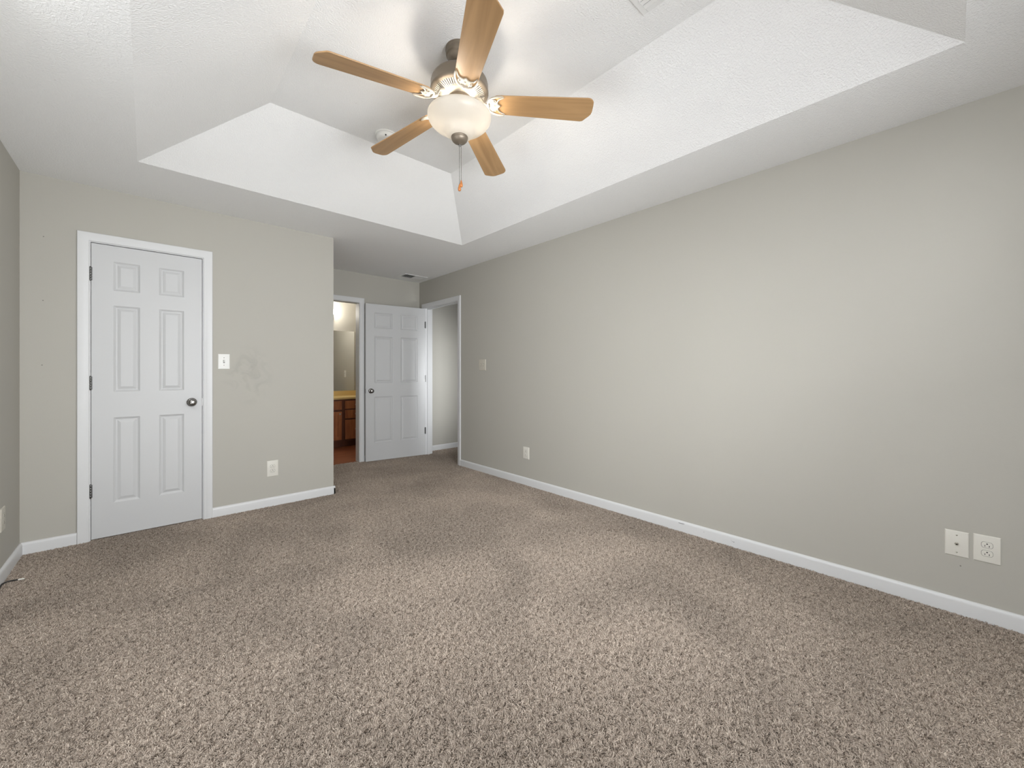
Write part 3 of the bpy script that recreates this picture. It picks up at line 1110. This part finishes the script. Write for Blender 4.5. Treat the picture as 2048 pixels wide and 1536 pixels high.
def iron_mesh():
    """local: x outward, z up, plate lies just under the blade"""
    b = MB()
    out = []
    # back arc from one horn tip round the root to the other
    N = 22
    for k in range(N + 1):
        t = -1 + 2 * k / N
        v = 0.054 * math.sin(t * PI / 2) if abs(t) < 1 else 0.054 * t
        u = 0.168 + 0.078 * abs(t) ** 2.2
        out.append((u, v))
    # scalloped front edge back to the first horn tip
    fr = [(0.2500, 0.050), (0.2455, 0.0455), (0.2360, 0.0420), (0.2260, 0.0365), (0.2180, 0.0270), (0.2150, 0.0180), (0.2165, 0.0100), (0.2230, 0.0045), (0.2275, 0.0)]
    fr = fr + [(u, -v) for u, v in fr[::-1][1:]]
    inner = fr
    # two bands: rim along the back arc, rim along the front, ribs between them (open fretwork)
    def band(line, half, z0, z1):
        n = len(line)
        taper = [half * (0.55 if i in (0, n - 1) else 1.0) for i in range(n)]
        b.tube([(u, v, -half * 0.75) for u, v in line], taper, 10)
    band(out, 0.0052, -0.0075, 0.0)
    band(inner, 0.0032, -0.0075, 0.0)
    band([(0.168, 0.0), (0.190, 0.0), (0.2275, 0.0)], 0.0030, -0.0060, -0.001)
    band([(0.172, 0.018), (0.195, 0.022), (0.216, 0.018)], 0.0034, -0.0060, -0.001)
    band([(0.172, -0.018), (0.195, -0.022), (0.216, -0.018)], 0.0034, -0.0060, -0.001)
    # backing leaf that the blade is screwed to
    b.prism([(0.176, -0.030), (0.205, -0.034), (0.216, -0.018), (0.2235, 0.0), (0.216, 0.018), (0.205, 0.034), (0.176, 0.030)], -0.0030, 0.0)
    # arm up to the motor plate
    arm = [(0.174, 0, -0.003), (0.160, 0, -0.002), (0.145, 0, 0.005), (0.128, 0, 0.018), (0.110, 0, 0.031), (0.092, 0, 0.038), (0.078, 0, 0.040)]
    b.tube(arm, [0.010, 0.0095, 0.0085, 0.0080, 0.0085, 0.0100, 0.0110], 12)
    for (u, v) in ((0.200, 0.0), (0.197, 0.026), (0.197, -0.026)):
        b.lathe([(0.0046, -0.0030), (0.0046, -0.0050), (0.003, -0.0062)], 10, (u, v))
    b.v = [(x - 0.026 * min(1.0, max(0.0, (x - 0.105) / 0.04)), y, z) for x, y, z in b.v]
    return b


BL = blade_outline()
PITCH, DROOP = math.radians(-12), math.radians(4.2)
ROOT_Z = 2.4865
for k, adeg in enumerate((171.5, 103.4, 33.6, -43.6, -116.2)):
    rot = Matrix.Rotation(math.radians(adeg), 4, 'Z') @ Matrix.Translation((0.17, 0, 0)) @ Matrix.Rotation(DROOP, 4, 'Y') @ Matrix.Translation((-0.17, 0, 0))
    bl = MB(); bl.prism(BL, 0.0005, 0.0065)
    o = bl.build('blade', M['blade'], fan, bevel=0.0015)
    o.matrix_local = Matrix.Translation((0, 0, dz(ROOT_Z))) @ rot @ Matrix.Rotation(PITCH, 4, 'X')
    ir = iron_mesh().build('blade_iron', M['iron'], fan, smooth=40)
    ir.matrix_local = Matrix.Translation((0, 0, dz(ROOT_Z))) @ rot @ Matrix.Rotation(PITCH, 4, 'X')

# ------------------------------------------------------------------ smoke detector and registers
sm = empty('smoke_detector', (1.200, 2.591, TZ), 'round white smoke detector on the tray ceiling, half hidden by a fan blade', 'smoke detector')
b = MB(); b.lathe([(0.072, 0.0), (0.072, -0.008), (0.068, -0.010)], 48)
b.build('mounting_base', M['plate_white'], sm, smooth=40)
b = MB(); b.lathe([(0.066, -0.009), (0.066, -0.024), (0.062, -0.032), (0.052, -0.038), (0.030, -0.040), (0.003, -0.040)], 48)
b.build('cover', M['plate_white'], sm, smooth=40)
b = MB(lambda x, y, h: (x - 0.03, y - 0.056, h)); b.lathe([(0.004, -0.030), (0.004, -0.037)], 10)
b.build('indicator', M['dark'], sm)


def register(loc, w, d, label, n=10, cant=0.6, t=0.006):
    """flat stamped ceiling register: w along x, d along y"""
    r = empty('ceiling_vent', loc, label, 'ceiling vent', None)
    b = MB()
    fw = 0.024
    for (x0, x1, y0, y1) in ((-w / 2, w / 2, -d / 2, -d / 2 + fw), (-w / 2, w / 2, d / 2 - fw, d / 2), (-w / 2, -w / 2 + fw, -d / 2 + fw, d / 2 - fw), (w / 2 - fw, w / 2, -d / 2 + fw, d / 2 - fw)):
        b.box((x0, y0, -t), (x1, y1, 0.0))
    b.build('frame', M['vent'], r, bevel=0.0015)
    b = MB(); b.box((-w / 2 + fw, -d / 2 + fw, -0.0012), (w / 2 - fw, d / 2 - fw, -0.0004))
    b.build('duct_opening', M['dark'], r)
    b = MB()
    iw = w - 2 * fw
    for k in range(n):
        x = -iw / 2 + (k + 0.5) * iw / n
        sgn = 1 if x > 0 else -1
        hw, hd = iw / n * 0.34, d / 2 - fw
        ca, sa = math.cos(cant), math.sin(cant) * sgn
        prof = [(-hw, -0.0007), (hw, -0.0007), (hw, 0.0007), (-hw, 0.0007)]
        pts = [(x + u * ca + v * sa, v * ca - u * sa) for u, v in prof]
        lowest = -0.0016 - max(p[1] for p in pts)
        vs = [(u, -hd, v + lowest) for u, v in pts] + [(u, hd, v + lowest) for u, v in pts]
        b.add(vs, [(0, 1, 2, 3), (4, 7, 6, 5), (0, 4, 5, 1), (1, 5, 6, 2), (2, 6, 7, 3), (3, 7, 4, 0)])
    b.build('louvres', M['vent'], r)
    return r


register((2.640, 4.885, CZ), 0.330, 0.190, 'small louvred vent in the alcove ceiling above the open door', 12, 0.75)
register((1.485, 0.846, TZ), 0.330, 0.190, 'louvred vent in the tray ceiling cut by the top edge', 12, 0.5)

# ------------------------------------------------------------------ cable on the floor
b = MB()
pts = [(-0.578, 3.05, 0.004), (-0.580, 3.25, 0.005), (-0.586, 3.40, 0.007), (-0.590 + 0.006, 3.470, 0.010), (-0.568, 3.486, 0.012), (-0.545, 3.480, 0.013), (-0.527, 3.474, 0.013)]
b.tube(pts, 0.0038, 10)
cb_ = b.build('coax_cable', M['black'], smooth=60)
tag(cb_, 'black cable end with a white tip lying on the carpet at the left edge', 'cable')
b = MB(); b.tube([(-0.528, 3.4743, 0.013), (-0.516, 3.4705, 0.0135), (-0.506, 3.4675, 0.014)], [0.0042, 0.0045, 0.0035], 10)
t_ = b.build('tip', M['white'], cb_, smooth=60)
t_['label'] = 'white cable tip'

# ------------------------------------------------------------------ bathroom glimpse
VF, VB, CTZ = 6.365, BATH_Y, 0.738
v = empty('vanity_cabinet', (2.1, VF, 0), 'red brown wooden vanity cabinet under the golden countertop', 'cabinet')
P = lambda x0, y0, z0, x1, y1, z1: ((x0 - 2.1, y0 - VF, z0), (x1 - 2.1, y1 - VF, z1))
b = MB(); b.box(*P(1.30, VF + 0.018, 0.10, 2.655, VB - 0.002, CTZ)); b.box(*P(1.30, VF + 0.075, -0.004, 2.655, VB - 0.002, 0.10))
b.build('body', M['vanity_frame'], v)
b = MB()
for (x0, x1, z0, z1) in ((1.30, 2.655, CTZ - 0.022, CTZ), (1.30, 2.655, 0.095, 0.125), (2.225, 2.262, 0.125, CTZ - 0.022), (1.74, 1.775, 0.125, CTZ - 0.022), (2.60, 2.655, 0.125, CTZ - 0.022), (1.775, 2.225, 0.555, 0.58)):
    b.box(*P(x0, VF, z0, x1, VF + 0.018, z1))
b.build('face_frame', M['vanity_frame'], v, bevel=0.001)


def panel_front(name, x0, x1, z0, z1, knob_at=None, frame=True):
    b = MB()
    y0, y1 = VF - 0.018, VF - 0.0005
    if frame:
        fw = 0.052
        b.box(*P(x0, y0, z0, x0 + fw, y1, z1)); b.box(*P(x1 - fw, y0, z0, x1, y1, z1))
        b.box(*P(x0 + fw, y0, z0, x1 - fw, y1, z0 + fw)); b.box(*P(x0 + fw, y0, z1 - fw, x1 - fw, y1, z1))
        b.box(*P(x0 + fw, y0 + 0.009, z0 + fw, x1 - fw, y1, z1 - fw))
    else:
        b.box(*P(x0, y0, z0, x1, y1, z1))
    o = b.build(name, M['vanity'], v, bevel=0.002)
    if knob_at:
        kx, kz = knob_at
        kb = MB(lambda a, c, h: (kx - 2.1 + a, y0 - VF - h, kz + c)); kb.lathe([(0.006, 0.0), (0.006, 0.010), (0.013, 0.014), (0.014, 0.022), (0.008, 0.027), (0.002, 0.028)], 20)
        kb.build('knob', M['brass'], o, smooth=50)
    return o


panel_front('door', 1.785, 2.218, 0.118, 0.552, (2.185, 0.515))
panel_front('false_drawer_front', 1.785, 2.218, 0.582, 0.715, None, False)
panel_front('drawer', 2.268, 2.592, 0.590, 0.715, (2.43, 0.652), False)
panel_front('drawer', 2.268, 2.592, 0.440, 0.572, (2.43, 0.506), False)
panel_front('drawer', 2.268, 2.592, 0.118, 0.420, (2.43, 0.270), False)

ct = empty('vanity_countertop', (2.1, VF, CTZ), 'golden yellow countertop with backsplash on the bathroom vanity', 'countertop')
b = MB(); b.box((1.29 - 2.1, -0.022, 0.0005), (2.662 - 2.1, VB - 0.001 - VF, 0.031))
b.build('slab', M['counter'], ct, bevel=0.006)
b = MB(); b.box((1.29 - 2.1, VB - 0.022 - VF, 0.031), (2.662 - 2.1, VB - 0.001 - VF, 0.110))
b.build('backsplash', M['counter'], ct, bevel=0.003)
mr = MB(); mr.box((1.30, BATH_Y - 0.006, 0.852), (2.615, BATH_Y - 0.0005, 1.848))
tag(mr.build('bathroom_mirror', M['mirror']), 'frameless mirror on the bathroom wall above the vanity', 'mirror')
vl = empty('vanity_light', (1.95, BATH_Y, 2.07), 'lit globe light bar above the bathroom mirror', 'wall lamp')
b = MB(); b.box((-0.62, -0.03, -0.05), (0.32, -0.001, 0.05)); b.build('back_bar', M['nickel'], vl, bevel=0.004)
for k, x in enumerate((-0.312, -0.032, 0.248)):
    g = MB()
    n = 12
    g.lathe([(0.052 * math.sin(PI * (i + 0.5) / n), -0.052 * math.cos(PI * (i + 0.5) / n)) for i in range(n)], 24)
    o = g.build('globe', M['globe'], vl, smooth=80); o.location = (x, -0.115, 0.070)
    c_ = MB(lambda a, q, h: (x + a, -0.115 + q, h)); c_.lathe([(0.012, -0.005), (0.020, 0.0), (0.030, 0.022), (0.030, 0.030)], 20)
    c_.tube([(0, 0.0, 0.0), (0, 0.04, -0.008), (0, 0.088, 0.0)], 0.008, 10)
    c_.build('socket', M['nickel'], vl, smooth=40)
switch('bathright', 6.33, 1.13, 'light switch seen only in the bathroom mirror', mat='plate_white')
